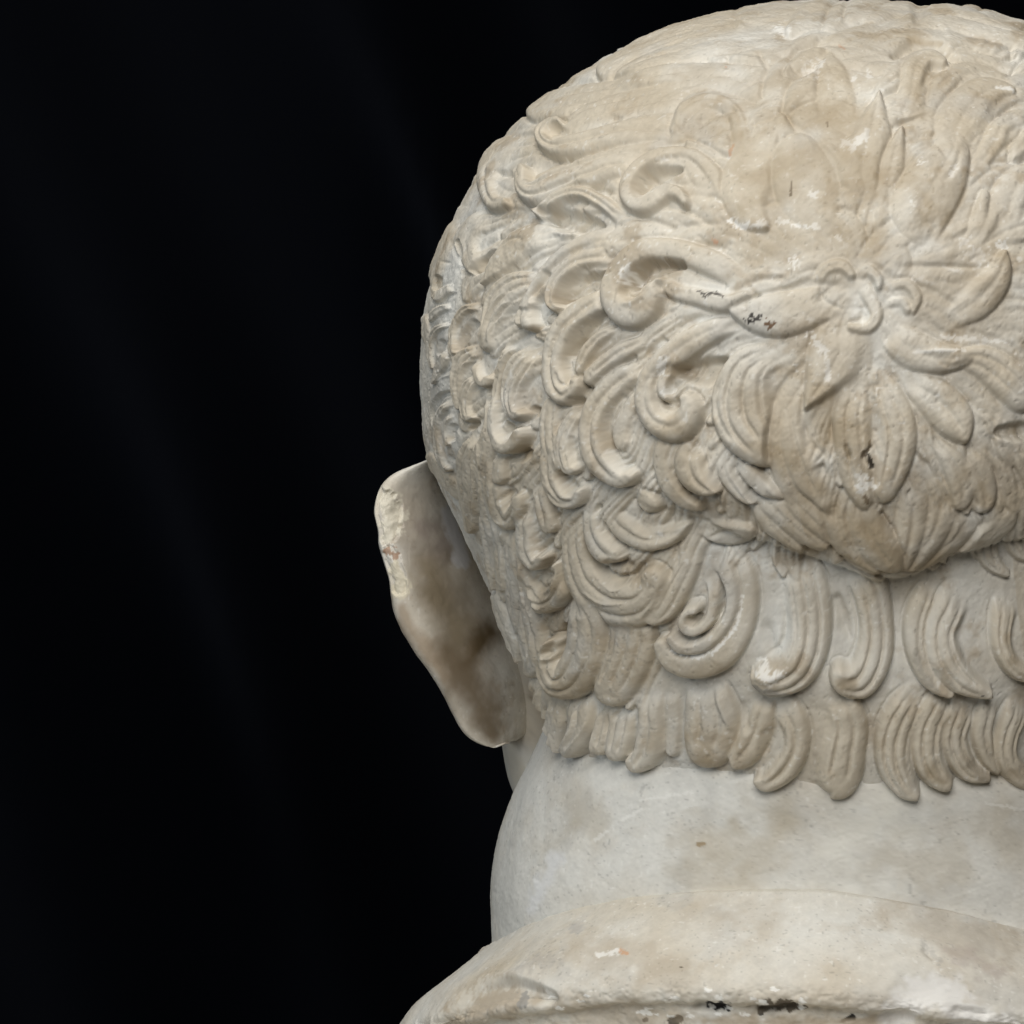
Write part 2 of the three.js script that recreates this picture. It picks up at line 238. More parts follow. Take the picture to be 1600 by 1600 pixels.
// --- crown whorl: flat leaf-shaped locks
K('F2', '1180,860,120 1010,1100,180 1000,1290,130 1110,1410,26', { h: 8.3, n: 2, g: 0.15, root: 0.25 });
K('F2', '960,1080,70 950,860,66 920,710,56 840,630,54 700,620,54 585,690,54 560,790,34', { h: 8.3, n: 2, g: 0.15, root: 0.35 }); pit('F2', '700,740,40 800,690,50 900,680,30', 6);
K('F3', '330,1380,70 250,1180,200 190,980,160 240,860,20', { h: 7.3, n: 2, g: 0.15, root: 0.3 });
K('F3', '440,800,120 420,560,120 380,400,80 290,330,60 150,400,30', { h: 6.5, n: 2, g: 0.15, root: 0.4 }); pit('F3', '140,440,40 250,400,56 360,310,34', 7); cut('F3', '110,370,16 200,285,20 400,240,16', 4);
K('F3', '640,1300,80 590,1050,180 650,800,120 695,585,16', { h: 12.0, n: 2, g: 0.15, root: 0.25 });
K('F3', '740,1250,60 780,1000,76 836,790,18', { h: 8.3, n: 2, g: 0.15, root: 0.3 });
K('F3', '1000,1470,60 960,1290,190 1070,1090,180 1160,920,96 1095,770,16', { h: 12.8, n: 2, g: 0.15, root: 0.2 }); cut('F3', '880,1080,18 1000,960,22 1080,880,16', 4); cut('F3', '1090,1150,18 1170,1050,22 1200,920,16', 3);
K('F3', '780,160,30 950,80,70 1150,90,86 1400,170,70 1640,270,40', { h: 12.0, n: 2, root: 0.1 });
pit('F3', '790,330,34 900,262,44 1050,268,44 1175,340,34', 11);
K('F3', '880,720,90 905,530,80 930,410,90 1020,350,56 1115,390,26', { h: 10.1, n: 2, g: 0.15, root: 0.35 }); pit('F3', '1020,405,26 1110,410,18', 6);
K('F3', '1170,1000,60 1190,780,150 1320,610,140 1440,560,76 1540,570,26', { h: 11.1, n: 2, g: 0.15, root: 0.3 });
K('F3', '1300,1060,40 1410,900,80 1480,770,66 1620,730,70', { h: 9.2, n: 2, g: 0.15, root: 0.25 });
K('F3', '1290,1520,60 1380,1330,90 1360,1180,24', { h: 8.3, n: 2, g: 0.15, root: 0.3 });
K('F3', '1480,1400,110 1540,1200,130 1620,1060,60', { h: 8.3, n: 2, g: 0.15, root: 0.3 });
K('F6', '1130,560,50 1310,430,120 1440,280,90 1480,120,20', { h: 12.0, n: 2, g: 0.15, root: 0.25 });
K('F6', '760,640,80 900,740,120 1080,800,96 1270,790,44', { h: 13.8, n: 2, g: 0.15, root: 0.2 }); cut('F6', '1040,800,14 1140,850,20 1260,810,12', 3); rib('F6', '920,760,14 1080,750,16 1240,740,10', 3);
K('F6', '460,600,130 440,780,190 350,940,120 235,1110,14', { h: 13.8, n: 2, g: 0.15, root: 0.25 });
K('F6', '300,330,36 360,240,44 460,215,44 530,290,30', { h: 7.3, n: 2, g: 0.15, root: 0.2 }); K('F6', '560,290,30 620,235,40 690,300,34 690,370,20', { h: 7.3, n: 2, g: 0.15, root: 0.2 });
K('F6', '590,340,40 650,440,44 680,530,40 620,610,36 500,600,26', { h: 6.5, n: 2, g: 0.15, root: 0.15 }); cut('F6', '590,480,14 580,550,18 500,565,14', 4); cut('F6', '330,300,12 340,420,16 480,490,14', 4);
K('F6', '770,340,24 870,330,34 935,410,34 910,500,18', { h: 6.5, n: 2, g: 0.15, root: 0.15 }); K('F6', '740,450,20 840,440,30 890,510,24', { h: 4.6, n: 2, g: 0.15, root: 0.2 });
K('F6', '1180,800,40 1350,820,100 1500,930,120 1640,1090,96', { h: 12.8, n: 3, g: 0.3, root: 0.25 });
K('F6', '880,940,60 1040,1040,120 1160,1170,126 1235,1310,30', { h: 12.8, n: 2, g: 0.3, root: 0.25 });
K('F6', '1050,1320,36 1160,1450,76 1220,1620,80 1200,1740,40', { h: 10.1, n: 2, root: 0.25 });
pit('F6', '1460,1260,40 1560,1260,66 1640,1250,60', 14);
pit('P', '1437,6,18 1436,24,14', 8);
TR = 2.2; EASE = 0;
// --- hanging mass over the nape
K('F6', '140,1000,50 110,1180,100 140,1400,150 230,1620,150 330,1800,110', { h: 11, n: 3, g: 0.35, root: 0.3 });
K('F6', '670,850,30 740,1040,110 800,1240,130 780,1450,120 700,1680,70', { h: 13, n: 3, g: 0.3, root: 0.25 });
K('F6', '570,960,80 530,1150,120 540,1350,126 570,1560,110 620,1720,50', { h: 13, n: 3, g: 0.35, root: 0.25 });
K('G3', '-60,380,50 120,540,84 260,660,80 360,730,36', { h: 10, n: 2, root: 0.3 }); K('G3', '80,320,50 220,480,80 400,640,70 470,720,30', { h: 10, n: 2, root: 0.3 });
K('G3', '1480,400,110 1460,580,110 1340,690,80 1220,760,30', { h: 11, n: 1, root: 0.3 });
K('G3', '1230,120,50 1320,260,100 1360,410,70 1310,470,24', { h: 12, n: 2, root: 0.25 });
K('G3', '1280,480,80 1180,660,100 1030,800,80 930,880,30', { h: 9, n: 2, root: 0.3 });
K('G3', '1100,420,90 1040,600,110 950,760,96 890,880,40', { h: 11, n: 2, root: 0.3 }); K('G3', '400,440,70 470,640,100 590,800,92 700,905,34', { h: 12, n: 2, root: 0.3 });
K('G3', '920,320,80 905,540,96 870,740,80 840,880,36', { h: 11, n: 2, root: 0.3 }); K('G3', '560,400,60 620,590,116 730,760,120 810,860,44', { h: 13, n: 2, root: 0.3 });
pit('G3', '640,80,14 600,130,16 650,200,18', 6); pit('G3', '490,70,20 510,140,20', 5); pit('G3', '460,790,24 560,870,34 680,915,24', 7);
// --- ear and robe
const EAR = [], ROBE = [];
const earCut = (kind, t, h) => EAR.push({ kind, h, ...spine('G1', t) }), robeCut = (kind, t, h) => ROBE.push({ kind, h, ...spine('P', t) });
earCut('chip', '110,380,60 180,450,100 190,560,90 170,640,50', 5); earCut('chip', '190,740,50 240,850,64 250,960,56', 4); earCut('pit', '420,760,140 560,1000,160 640,1300,120', 5);
robeCut('pit', '700,1600,20 745,1560,26 800,1548,24 860,1560,14', 14); robeCut('rib', '690,1588,8 742,1544,9 790,1527,9 830,1512,6', 5);
robeCut('pit', '1400,1600,30 1420,1560,40 1470,1545,46 1540,1570,50 1600,1600,40', 8); robeCut('cut', '1440,1480,6 1465,1500,8', 5); robeCut('pit', '1500,1580,14 1540,1583,12', 6);
robeCut('pit', '1090,1572,9 1130,1575,9', 7); robeCut('pit', '1190,1576,8 1240,1574,9', 8); robeCut('pit', '1050,1594,10 1060,1594,9', 6);

// ---------------------------------------------------------------- relief surfaces
const thin = (x) => x < 640 ? 1 : mix(0.6, 1, sm(660, 880, x));   // the carving is shallower towards the ear
class Relief {
  constructor(nu, nv, at, wrap = false) {
    this.nu = nu; this.nv = nv; this.wrap = wrap;
    const N = this.N = nu * nv;
    this.p = new Float32Array(N * 3); this.H = new Float32Array(N); this.M = new Float32Array(N); this.T = new Float32Array(N); this.id = new Int16Array(N); this.c = new Float32Array(N * 3);
    this.px = new Float32Array(N); this.py = new Float32Array(N);
    for (let j = 0; j < nv; j++) for (let i = 0; i < nu; i++) {
      const q = at(i, j), k = j * nu + i, f = EYE / (EYE - q[2]);
      this.p.set(q, k * 3); this.px[k] = 800 + (q[0] - 800) * f; this.py[k] = 800 + (q[1] - 800) * f;
    }
    this.n = this.normals(this.p);
    this.bins = new Map();
    for (let k = 0; k < N; k++) {
      if (this.skip && this.skip(k)) continue;
      const b = (this.px[k] >> 4) * 4096 + (this.py[k] >> 4);
      let a = this.bins.get(b); if (!a) this.bins.set(b, a = []); a.push(k);
    }
  }
  normals(p) {
    const { nu, nv } = this, n = new Float32Array(p.length);
    for (let j = 0; j < nv; j++) for (let i = 0; i < nu; i++) {
      const w = this.wrap, i0 = i > 0 ? i - 1 : w ? nu - 2 : 0, i1 = i < nu - 1 ? i + 1 : w ? 1 : nu - 1, j0 = Math.max(0, j - 1), j1 = Math.min(nv - 1, j + 1);
      const a = (j * nu + i0) * 3, b = (j * nu + i1) * 3, c = (j0 * nu + i) * 3, d = (j1 * nu + i) * 3, k = (j * nu + i) * 3;
      const ux = p[b] - p[a], uy = p[b + 1] - p[a + 1], uz = p[b + 2] - p[a + 2], vx = p[d] - p[c], vy = p[d + 1] - p[c + 1], vz = p[d + 2] - p[c + 2];
      let x = uy * vz - uz * vy, y = uz * vx - ux * vz, z = ux * vy - uy * vx; const l = Math.hypot(x, y, z) || 1;
      n[k] = x / l; n[k + 1] = y / l; n[k + 2] = z / l;
    }
    return n;
  }
  near(st, reach, fn) {  // fn(vertex, q = distance / half width, s along, signed side, half width)
    const P = st.pts; let x0 = 1e9, x1 = -1e9, y0 = 1e9, y1 = -1e9;
    for (const q of P) { const r = q[2] + reach; x0 = Math.min(x0, q[0] - r); x1 = Math.max(x1, q[0] + r); y0 = Math.min(y0, q[1] - r); y1 = Math.max(y1, q[1] + r); }
    for (let bx = x0 >> 4; bx <= x1 >> 4; bx++) for (let by = y0 >> 4; by <= y1 >> 4; by++) {
      const a = this.bins.get(bx * 4096 + by); if (!a) continue;
      const cx = bx * 16 + 8, cy = by * 16 + 8, seg = [];
      for (let i = 0; i < P.length - 1; i++) if (Math.hypot(P[i][0] - cx, P[i][1] - cy) < Math.max(P[i][2], P[i + 1][2]) + reach + 20) seg.push(i);
      if (!seg.length) continue;
      for (const k of a) {
        const x = this.px[k], y = this.py[k]; let bq = 1e9, bs = 0, bside = 1, bw = 1;
        for (const i of seg) {
          const A = P[i], B = P[i + 1], dx = B[0] - A[0], dy = B[1] - A[1], l2 = dx * dx + dy * dy || 1e-6;
          let t = ((x - A[0]) * dx + (y - A[1]) * dy) / l2; t = clamp(t);
          const ex = x - A[0] - dx * t, ey = y - A[1] - dy * t, w = A[2] + (B[2] - A[2]) * t, q = Math.sqrt(ex * ex + ey * ey) / w;
          if (q < bq) { bq = q; bs = A[3] + (B[3] - A[3]) * t; bside = dx * ey - dy * ex >= 0 ? 1 : -1; bw = w; }
        }
        if ((bq - 1) * bw < reach) fn(k, bq, bs, bside, bw);
      }
    }
  }
  carve(st, id = 0, allow) {
    const { H } = this;
    if (st.kind === 'lock') this.near(st, 8, (k, q, s, side, w) => {
      if (allow && !allow(k)) return;
      const a = sm(0, st.root, s + 0.001), e = Math.min(0.3, 1.8 / w), m = (st.ease === side ? 1 - sm(st.ez ?? 0.1, 1.02, q) : 1 - sm(1 - e, 1 + e, q)) * a, t = side * Math.min(q, 1); let line = 0;
      const roundness = Math.pow(Math.max(0, 1 - Math.pow(Math.min(q, 1), 3.4)), 0.55);
      const fl = mix(0.05, 0.14, sm(700, 900, this.px[k])); let f = fl + (1 - fl) * roundness;
      if (st.n > 1) { const v = 1 - Math.abs(Math.sin(Math.PI * st.n * (t + 1) / 2)); line = v * v * (1 - sm(0.72, 0.98, q)) * Math.min(1, s * 6) * (1 - sm(0.78, 0.97, s)); f -= st.g * line; }
      f *= 1 + st.tilt * t;
      const up = st.L + st.h * thin(this.px[k]) * f * mix(0.85, 0.62 + 0.6 * sm(0, 0.85, s), sm(700, 880, this.px[k]));
      if (st.tint !== undefined) this.T[k] = mix(this.T[k], st.tint + 0.16 * noise(t * st.n * 1.3, s * 2.5, id * 3.7), m);
      if (q > 1 - e && st.ease !== side) { const o = (q - 1) * w; H[k] -= thin(this.px[k]) * st.tr * a * Math.exp(-((o - 2) * (o - 2)) / 8); }
      H[k] = mix(H[k], up, m);
      if (m > 0.5 && id) this.id[k] = id;
    });
    else if (st.kind === 'chip') this.near(st, 10, (k, q) => {
      if (allow && !allow(k)) return;
      const x = this.p[k * 3], y = this.p[k * 3 + 1], z = this.p[k * 3 + 2], v = 1 - sm(0.86, 1, q + 0.7 * fbm(x, y, z, 0.06, 3));
      H[k] -= v * (st.h + st.h * 0.8 * fbm(x, y * 1.4, z, 0.05, 3) + 0.5 * noise(x * 0.25, y * 0.25, z * 0.25));
    });
    else if (st.kind === 'mass') {
      const P = st.pts; for (let k = 0; k < this.N; k++) {
        const x = this.px[k], y = this.py[k]; if (y < 500 || y > 1100 || x < 880 || x > 1800 || (allow && !allow(k))) continue;
        let i = 0; while (i < P.length - 2 && P[i + 1][0] < x) i++;
        const e = mix(P[i][1], P[i + 1][1], clamp((x - P[i][0]) / (P[i + 1][0] - P[i][0]))), above = e - y;
        this.M[k] = -sm(900, 1230, x) * (1 - sm(1640, 1790, x)) * (above > 0 ? 26 * Math.pow(1 - clamp(above / 80), 2) : 26 + st.h * sm(0, 14, -above) - (26 + st.h) * sm(30, 200, -above));
      }
    } else if (st.kind === 'pit') this.near(st, 4, (k, q) => { if (allow && !allow(k)) return; const v = 1 - sm(st.h > 11 ? 0.35 : 0, 1.1, q); H[k] -= st.h * v * thin(this.px[k]); });
    else this.near(st, 4, (k, q, s, side, w) => { if (allow && !allow(k)) return; const v = Math.exp(-q * q * 1.6) * Math.min(1, s * 5, (1 - s) * 5 + 0.1); H[k] += (st.kind === 'rib' ? 1 : -1) * st.h * v * thin(this.px[k]); });
  }
  soften(rounds = 1) {
    const { nu, nv, H } = this;
    for (let r = 0; r < rounds; r++) {
      const o = H.slice();
      for (let j = 1; j < nv - 1; j++) for (let i = 1; i < nu - 1; i++) { const k = j * nu + i; H[k] = o[k] * 0.4 + (o[k - 1] + o[k + 1] + o[k - nu] + o[k + nu]) * 0.15; }
    }
  }
  finish() {
    const q = new Float32Array(this.N * 3), { p, n, H } = this;
    for (let k = 0; k < this.N; k++) for (let e = 0; e < 3; e++) q[k * 3 + e] = p[k * 3 + e] + n[k * 3 + e] * (H[k] + this.M[k]);
    const m = this.normals(q);
    this.pos = new Float32Array(this.N * 3); this.nor = new Float32Array(this.N * 3);
    for (let k = 0; k < this.N; k++) {
      this.pos[k * 3] = (q[k * 3] - 800) * S; this.pos[k * 3 + 1] = (FLOOR - q[k * 3 + 1]) * S; this.pos[k * 3 + 2] = q[k * 3 + 2] * S;
      this.nor[k * 3] = m[k * 3]; this.nor[k * 3 + 1] = -m[k * 3 + 1]; this.nor[k * 3 + 2] = m[k * 3 + 2];
    }
    this.q = q;
  }
  // triangles grouped by id -> Map id => geometry; flip so that faces look outwards
  split(flip, keep) {
    const { nu, nv, id } = this, lists = new Map();
    const add = (a, b, c) => { const i = id[a]; let l = lists.get(i); if (!l) lists.set(i, l = []); flip ? l.push(a, c, b) : l.push(a, b, c); };
    for (let j = 0; j < nv - 1; j++) for (let i = 0; i < nu - 1; i++) {
      const a = j * nu + i, b = a + 1, c = a + nu, d = c + 1;
      if (keep && !keep(a)) continue;
      add(a, b, d); add(a, d, c);
    }
    for (const [i, l] of [...lists]) if (i && l.length < 600) { const z = lists.get(0); for (const v of l) z.push(v); lists.delete(i); }
    for (const [i, l] of [...lists]) if (i) {  // a lock is one piece: slivers cut off by its neighbours go to the ground of the hair
      const up = new Map(), root = (v) => { while (up.get(v) !== v) { up.set(v, up.get(up.get(v))); v = up.get(v); } return v; };
      for (const v of l) if (!up.has(v)) up.set(v, v);
      for (let e = 0; e < l.length; e += 3) { const a = root(l[e]); up.set(root(l[e + 1]), a); up.set(root(l[e + 2]), a); }
      const n = new Map(); for (let e = 0; e < l.length; e += 3) { const a = root(l[e]); n.set(a, (n.get(a) || 0) + 1); }
      if (n.size < 2) continue;
      const best = [...n].sort((a, b) => b[1] - a[1])[0][0], keepL = [], z = lists.get(0);
      for (let e = 0; e < l.length; e += 3) (root(l[e]) === best ? keepL : z).push(l[e], l[e + 1], l[e + 2]);
      lists.set(i, keepL);
    }
    const out = new Map();
    for (const [i, l] of lists) {
      const map = new Map(), idx = new Uint32Array(l.length); let n = 0;
      for (let e = 0; e < l.length; e++) { let v = map.get(l[e]); if (v === undefined) map.set(l[e], v = n++); idx[e] = v; }
      const P = new Float32Array(n * 3), Q = new Float32Array(n * 3), C = new Float32Array(n * 3);
      for (const [o, v] of map) for (let e = 0; e < 3; e++) { P[v * 3 + e] = this.pos[o * 3 + e]; Q[v * 3 + e] = this.nor[o * 3 + e] * (flip ? 1 : -1); C[v * 3 + e] = this.c[o * 3 + e]; }
      const g = new THREE.BufferGeometry();
      g.setAttribute('position', new THREE.BufferAttribute(P, 3)); g.setAttribute('normal', new THREE.BufferAttribute(Q, 3)); g.setAttribute('color', new THREE.BufferAttribute(C, 3));
      g.setIndex(new THREE.BufferAttribute(idx, 1)); out.set(i, g);
    }
    return out;
  }
}

// ---------------------------------------------------------------- marble: colour of the stone, its patina and its marks
const marble = new THREE.MeshPhysicalMaterial({ vertexColors: true, roughness: 0.5, specularIntensity: 0.45, side: THREE.DoubleSide });
const MARKS = [];   // stains, scratches, losses and some painted shade: where they lie on the stone, with ragged outlines
const mark = (sheet, text, color, o = {}) => MARKS.push({ color, amount: 1, ragged: 0.8, grain: 0.11, soft: 0.35, on: 'hair', ...o, ...spine(sheet, text) });
const BR = [0.36, 0.285, 0.185], DK = [0.05, 0.045, 0.04], WH = [0.84, 0.83, 0.79], GY = [0.4, 0.39, 0.36], RS = [0.55, 0.28, 0.16], PL = [0.74, 0.72, 0.65];
// black dirt specks
mark('F5', '1010,385,9 1060,405,13 1110,395,14 1165,420,7', DK, { ragged: 2.6, grain: 0.42, soft: 0.6, amount: 0.9 });
mark('F5', '1310,570,14 1350,560,24 1400,540,14', DK, { ragged: 2.4, grain: 0.4 }); mark('F5', '1440,590,26 1480,590,14', [0.16, 0.1, 0.06], { ragged: 2.2, grain: 0.4 });
mark('F2', '1262,1120,5 1264,1170,9 1260,1220,7', DK, { ragged: 1 }); mark('F2', '1490,755,10 1492,775,8', DK, { ragged: 1 });
mark('G3', '640,40,10 625,90,14 600,120,16 580,130,10', [0.1, 0.08, 0.06], { ragged: 2.4, grain: 0.3 }); mark('G3', '620,110,8 640,160,12 655,205,16', DK, { ragged: 1.8, grain: 0.35 }); mark('G3', '480,50,16 500,110,22 510,150,12', [0.2, 0.16, 0.1], { ragged: 2, grain: 0.15, soft: 0.8, amount: 0.7 });
mark('G3', '600,370,14 620,410,12', [0.15, 0.12, 0.09], { ragged: 1.4, grain: 0.3 }); mark('G6', '1315,632,7 1320,634,6', DK); mark('G3', '270,410,12', GY);
mark('G6', '930,400,16 960,520,24 1060,620,12', [0.22, 0.2, 0.17], { ragged: 1.9, grain: 0.1, soft: 0.9, amount: 0.45 }); mark('G6', '1090,490,30 1130,570,30', [0.26, 0.24, 0.2], { ragged: 1.8, grain: 0.1, soft: 0.9, amount: 0.45 });
mark('G5', '880,600,30 1000,640,34 1110,660,26', [0.3, 0.29, 0.27], { ragged: 1.2, grain: 0.12, amount: 0.7 }); mark('G6', '1250,1080,26 1310,1150,30 1380,1160,16', [0.24, 0.2, 0.15], { ragged: 1.9, grain: 0.1, soft: 0.9, amount: 0.5 });
// chalky losses and scratches
for (const [s, t] of [['F6', '270,660,26 345,750,22'], ['F6', '350,760,18 380,850,18 370,930,22'], ['F6', '160,190,36'], ['F6', '1470,85,34'], ['F2', '870,1370,18 1010,1410,24 1100,1395,18'], ['F2', '1180,1370,22 1240,1375,14'], ['F2', '1270,1405,16 1420,1405,18'],
  ['F3', '930,1270,40 980,1300,26'], ['F3', '560,900,30 620,840,26'], ['F3', '280,1210,26'], ['F3', '1140,1090,24 1180,1040,18'], ['F3', '950,1010,22'], ['F3', '630,460,22'], ['F3', '530,470,16'], ['F3', '250,430,50 330,370,26'], ['F3', '110,170,30 60,150,18'], ['G3', '590,270,44 630,300,34'], ['G3', '570,330,26'],
  ['F6', '1100,215,10 1210,250,12'], ['F6', '1100,660,14 1320,680,22 1500,690,12'], ['F6', '920,760,14 1240,745,8'], ['F6', '450,40,26'], ['F6', '1310,150,60'], ['F6', '1230,60,36'], ['F6', '930,290,22 1050,330,12'], ['F5', '570,250,40 560,300,30'], ['F5', '800,810,30 780,880,24'], ['F5', '820,1000,26'], ['G5', '900,470,22 980,530,32 1060,510,24'], ['G5', '380,370,12 500,415,14 640,370,14 760,220,14 780,90,10'], ['F2', '1180,150,30 1230,190,20'], ['F3', '1420,560,10 1530,572,10'], ['F3', '480,880,26 530,930,20']])
  mark(s, t, WH, { ragged: 2.2, grain: 0.24, soft: 0.5, amount: 0.75 });
for (const [s, t] of [['F2', '780,1490,18'], ['F2', '880,950,10 900,900,8'], ['F3', '450,270,12 480,290,10'], ['F2', '850,405,7']]) mark(s, t, RS, { ragged: 1.3, grain: 0.3, amount: 0.6 });
// brown patina in blotches, with shade painted in at hollows and undersides
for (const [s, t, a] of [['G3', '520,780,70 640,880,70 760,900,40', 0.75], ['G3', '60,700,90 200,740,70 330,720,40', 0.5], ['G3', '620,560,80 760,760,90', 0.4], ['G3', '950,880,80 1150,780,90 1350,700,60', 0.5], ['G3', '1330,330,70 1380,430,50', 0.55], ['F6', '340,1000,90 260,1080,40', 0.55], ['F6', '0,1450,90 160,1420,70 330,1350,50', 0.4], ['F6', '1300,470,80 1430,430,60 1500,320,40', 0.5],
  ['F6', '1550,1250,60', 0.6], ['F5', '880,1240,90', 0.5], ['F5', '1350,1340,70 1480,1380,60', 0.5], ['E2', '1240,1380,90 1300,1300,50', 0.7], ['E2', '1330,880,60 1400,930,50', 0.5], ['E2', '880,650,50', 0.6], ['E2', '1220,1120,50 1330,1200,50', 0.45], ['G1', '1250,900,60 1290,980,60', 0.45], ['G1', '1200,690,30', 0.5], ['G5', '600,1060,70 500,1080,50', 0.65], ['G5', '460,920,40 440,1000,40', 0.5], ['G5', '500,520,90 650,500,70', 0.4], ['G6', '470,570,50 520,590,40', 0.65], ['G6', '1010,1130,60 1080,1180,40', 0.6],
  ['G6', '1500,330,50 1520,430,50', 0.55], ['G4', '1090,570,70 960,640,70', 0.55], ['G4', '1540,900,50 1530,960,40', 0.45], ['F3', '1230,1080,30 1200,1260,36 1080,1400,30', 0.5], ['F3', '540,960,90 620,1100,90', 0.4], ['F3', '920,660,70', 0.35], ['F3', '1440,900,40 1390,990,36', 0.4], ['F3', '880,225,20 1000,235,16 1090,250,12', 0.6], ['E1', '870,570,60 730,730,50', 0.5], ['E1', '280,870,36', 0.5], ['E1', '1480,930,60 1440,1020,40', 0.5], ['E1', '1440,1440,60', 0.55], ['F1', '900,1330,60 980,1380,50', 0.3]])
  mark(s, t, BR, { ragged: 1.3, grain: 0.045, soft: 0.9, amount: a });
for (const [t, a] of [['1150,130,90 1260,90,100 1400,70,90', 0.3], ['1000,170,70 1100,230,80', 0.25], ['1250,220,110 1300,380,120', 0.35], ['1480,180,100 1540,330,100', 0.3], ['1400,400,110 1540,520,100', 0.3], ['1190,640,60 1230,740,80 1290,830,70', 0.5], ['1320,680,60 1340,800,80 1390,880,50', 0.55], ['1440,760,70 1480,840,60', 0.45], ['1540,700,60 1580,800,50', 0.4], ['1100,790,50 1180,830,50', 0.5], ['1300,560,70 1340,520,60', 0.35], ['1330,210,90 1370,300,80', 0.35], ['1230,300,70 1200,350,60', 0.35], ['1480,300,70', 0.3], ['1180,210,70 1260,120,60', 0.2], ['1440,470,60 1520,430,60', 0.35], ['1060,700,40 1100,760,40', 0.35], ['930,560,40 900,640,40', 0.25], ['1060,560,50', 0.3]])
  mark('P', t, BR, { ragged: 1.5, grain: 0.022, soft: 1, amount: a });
// ear: chips and stains, the dark lower ones deepened with painted shade
mark('P', '640,800,60 680,900,70 720,1000,70 750,1090,60', [0.36, 0.31, 0.25], { on: 'ear', ragged: 0.6, grain: 0.02, soft: 1, amount: 0.8 });
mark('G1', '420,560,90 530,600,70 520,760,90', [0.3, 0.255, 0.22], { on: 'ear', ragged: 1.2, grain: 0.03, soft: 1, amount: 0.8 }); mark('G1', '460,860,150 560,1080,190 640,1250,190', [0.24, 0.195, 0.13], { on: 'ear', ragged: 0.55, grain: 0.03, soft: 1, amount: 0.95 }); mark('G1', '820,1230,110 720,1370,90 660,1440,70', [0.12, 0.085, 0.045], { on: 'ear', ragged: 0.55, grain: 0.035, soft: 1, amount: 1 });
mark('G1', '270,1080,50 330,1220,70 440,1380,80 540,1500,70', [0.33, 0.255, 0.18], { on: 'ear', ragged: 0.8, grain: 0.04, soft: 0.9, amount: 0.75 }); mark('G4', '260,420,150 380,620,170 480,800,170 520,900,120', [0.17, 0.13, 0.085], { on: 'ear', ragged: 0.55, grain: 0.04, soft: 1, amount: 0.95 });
mark('G1', '190,720,36 230,750,30', [0.3, 0.17, 0.1], { on: 'ear', ragged: 1.4, grain: 0.15, amount: 0.8 });
mark('G1', '130,400,50 200,450,90 200,560,80 180,640,50', [0.64, 0.6, 0.5], { on: 'ear', ragged: 1, grain: 0.1, soft: 0.3, amount: 0.9 }); mark('G1', '220,830,50 260,920,60 250,1000,36', [0.6, 0.55, 0.43], { on: 'ear', ragged: 1.1, grain: 0.1, soft: 0.3, amount: 0.85 }); mark('G1', '560,480,50 610,650,60 660,800,50', [0.62, 0.62, 0.63], { on: 'ear', ragged: 1.2, grain: 0.05, soft: 0.8, amount: 0.8 });
// neck
for (const [t, a] of [['1090,1310,40 1150,1330,50 1210,1320,50', 0.45], ['1060,1370,30 1140,1375,40', 0.35], ['1180,1265,40 1230,1270,30', 0.4], ['1370,1340,40 1450,1350,50 1500,1375,30', 0.4], ['900,1250,30 930,1290,30', 0.35], ['850,1330,26 890,1300,20', 0.25], ['1560,1280,40 1590,1320,40', 0.4]]) mark('P', t, [0.46, 0.4, 0.3], { on: 'neck', ragged: 1.3, grain: 0.03, soft: 1, amount: a });
for (const t of ['930,1312,3 960,1290,3', '965,1285,3 1000,1265,3', '1000,1250,3 1080,1238,3', '985,1262,5', '1540,1255,3 1600,1265,3']) mark('P', t, WH, { on: 'neck', ragged: 2.2, grain: 0.25, soft: 0.8, amount: 0.5 });
mark('P', '870,1340,14 850,1380,16 830,1420,14', [0.78, 0.79, 0.8], { on: 'neck', ragged: 1, grain: 0.05, soft: 0.9, amount: 0.6 }); mark('P', '1093,1320,4 1100,1318,3', BR, { on: 'neck' }); mark('P', '1400,1258,60 1300,1330,30', PL, { on: 'neck', ragged: 1.2, grain: 0.04, soft: 1, amount: 0.7 });
// robe
for (const t of ['1110,1570,7 1135,1572,7', '1190,1580,7 1200,1570,9 1235,1574,9', '1050,1594,8 1060,1592,7', '1318,1594,5 1332,1590,5', '1008,1593,4', '1064,1511,2', '1240,1575,5 1260,1573,2']) mark('P', t, [0.015, 0.014, 0.013], { on: 'robe', ragged: 1.3, grain: 0.14, soft: 0.25 });
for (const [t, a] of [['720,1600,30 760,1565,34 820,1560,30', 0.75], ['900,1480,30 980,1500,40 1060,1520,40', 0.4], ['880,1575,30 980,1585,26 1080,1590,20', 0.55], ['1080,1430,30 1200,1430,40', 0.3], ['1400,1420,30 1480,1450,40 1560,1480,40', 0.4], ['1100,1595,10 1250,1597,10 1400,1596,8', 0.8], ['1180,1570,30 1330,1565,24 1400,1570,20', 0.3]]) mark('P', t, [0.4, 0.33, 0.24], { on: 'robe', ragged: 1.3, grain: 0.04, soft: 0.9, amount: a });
mark('P', '1470,1480,10 1520,1500,20 1560,1520,14', [0.42, 0.36, 0.33], { on: 'robe', ragged: 1.8, grain: 0.08, soft: 0.9, amount: 0.4 }); mark('P', '1440,1470,4 1468,1500,6', GY, { on: 'robe', ragged: 2, grain: 0.2, soft: 0.8, amount: 0.5 }); mark('P', '820,1512,12 845,1505,12 880,1507,6', [0.4, 0.38, 0.35], { on: 'robe', ragged: 2.2, grain: 0.1, soft: 1, amount: 0.4 }); mark('P', '900,1455,9 912,1445,6', [0.4, 0.39, 0.38], { on: 'robe', ragged: 1.8, grain: 0.1, soft: 0.9, amount: 0.5 });
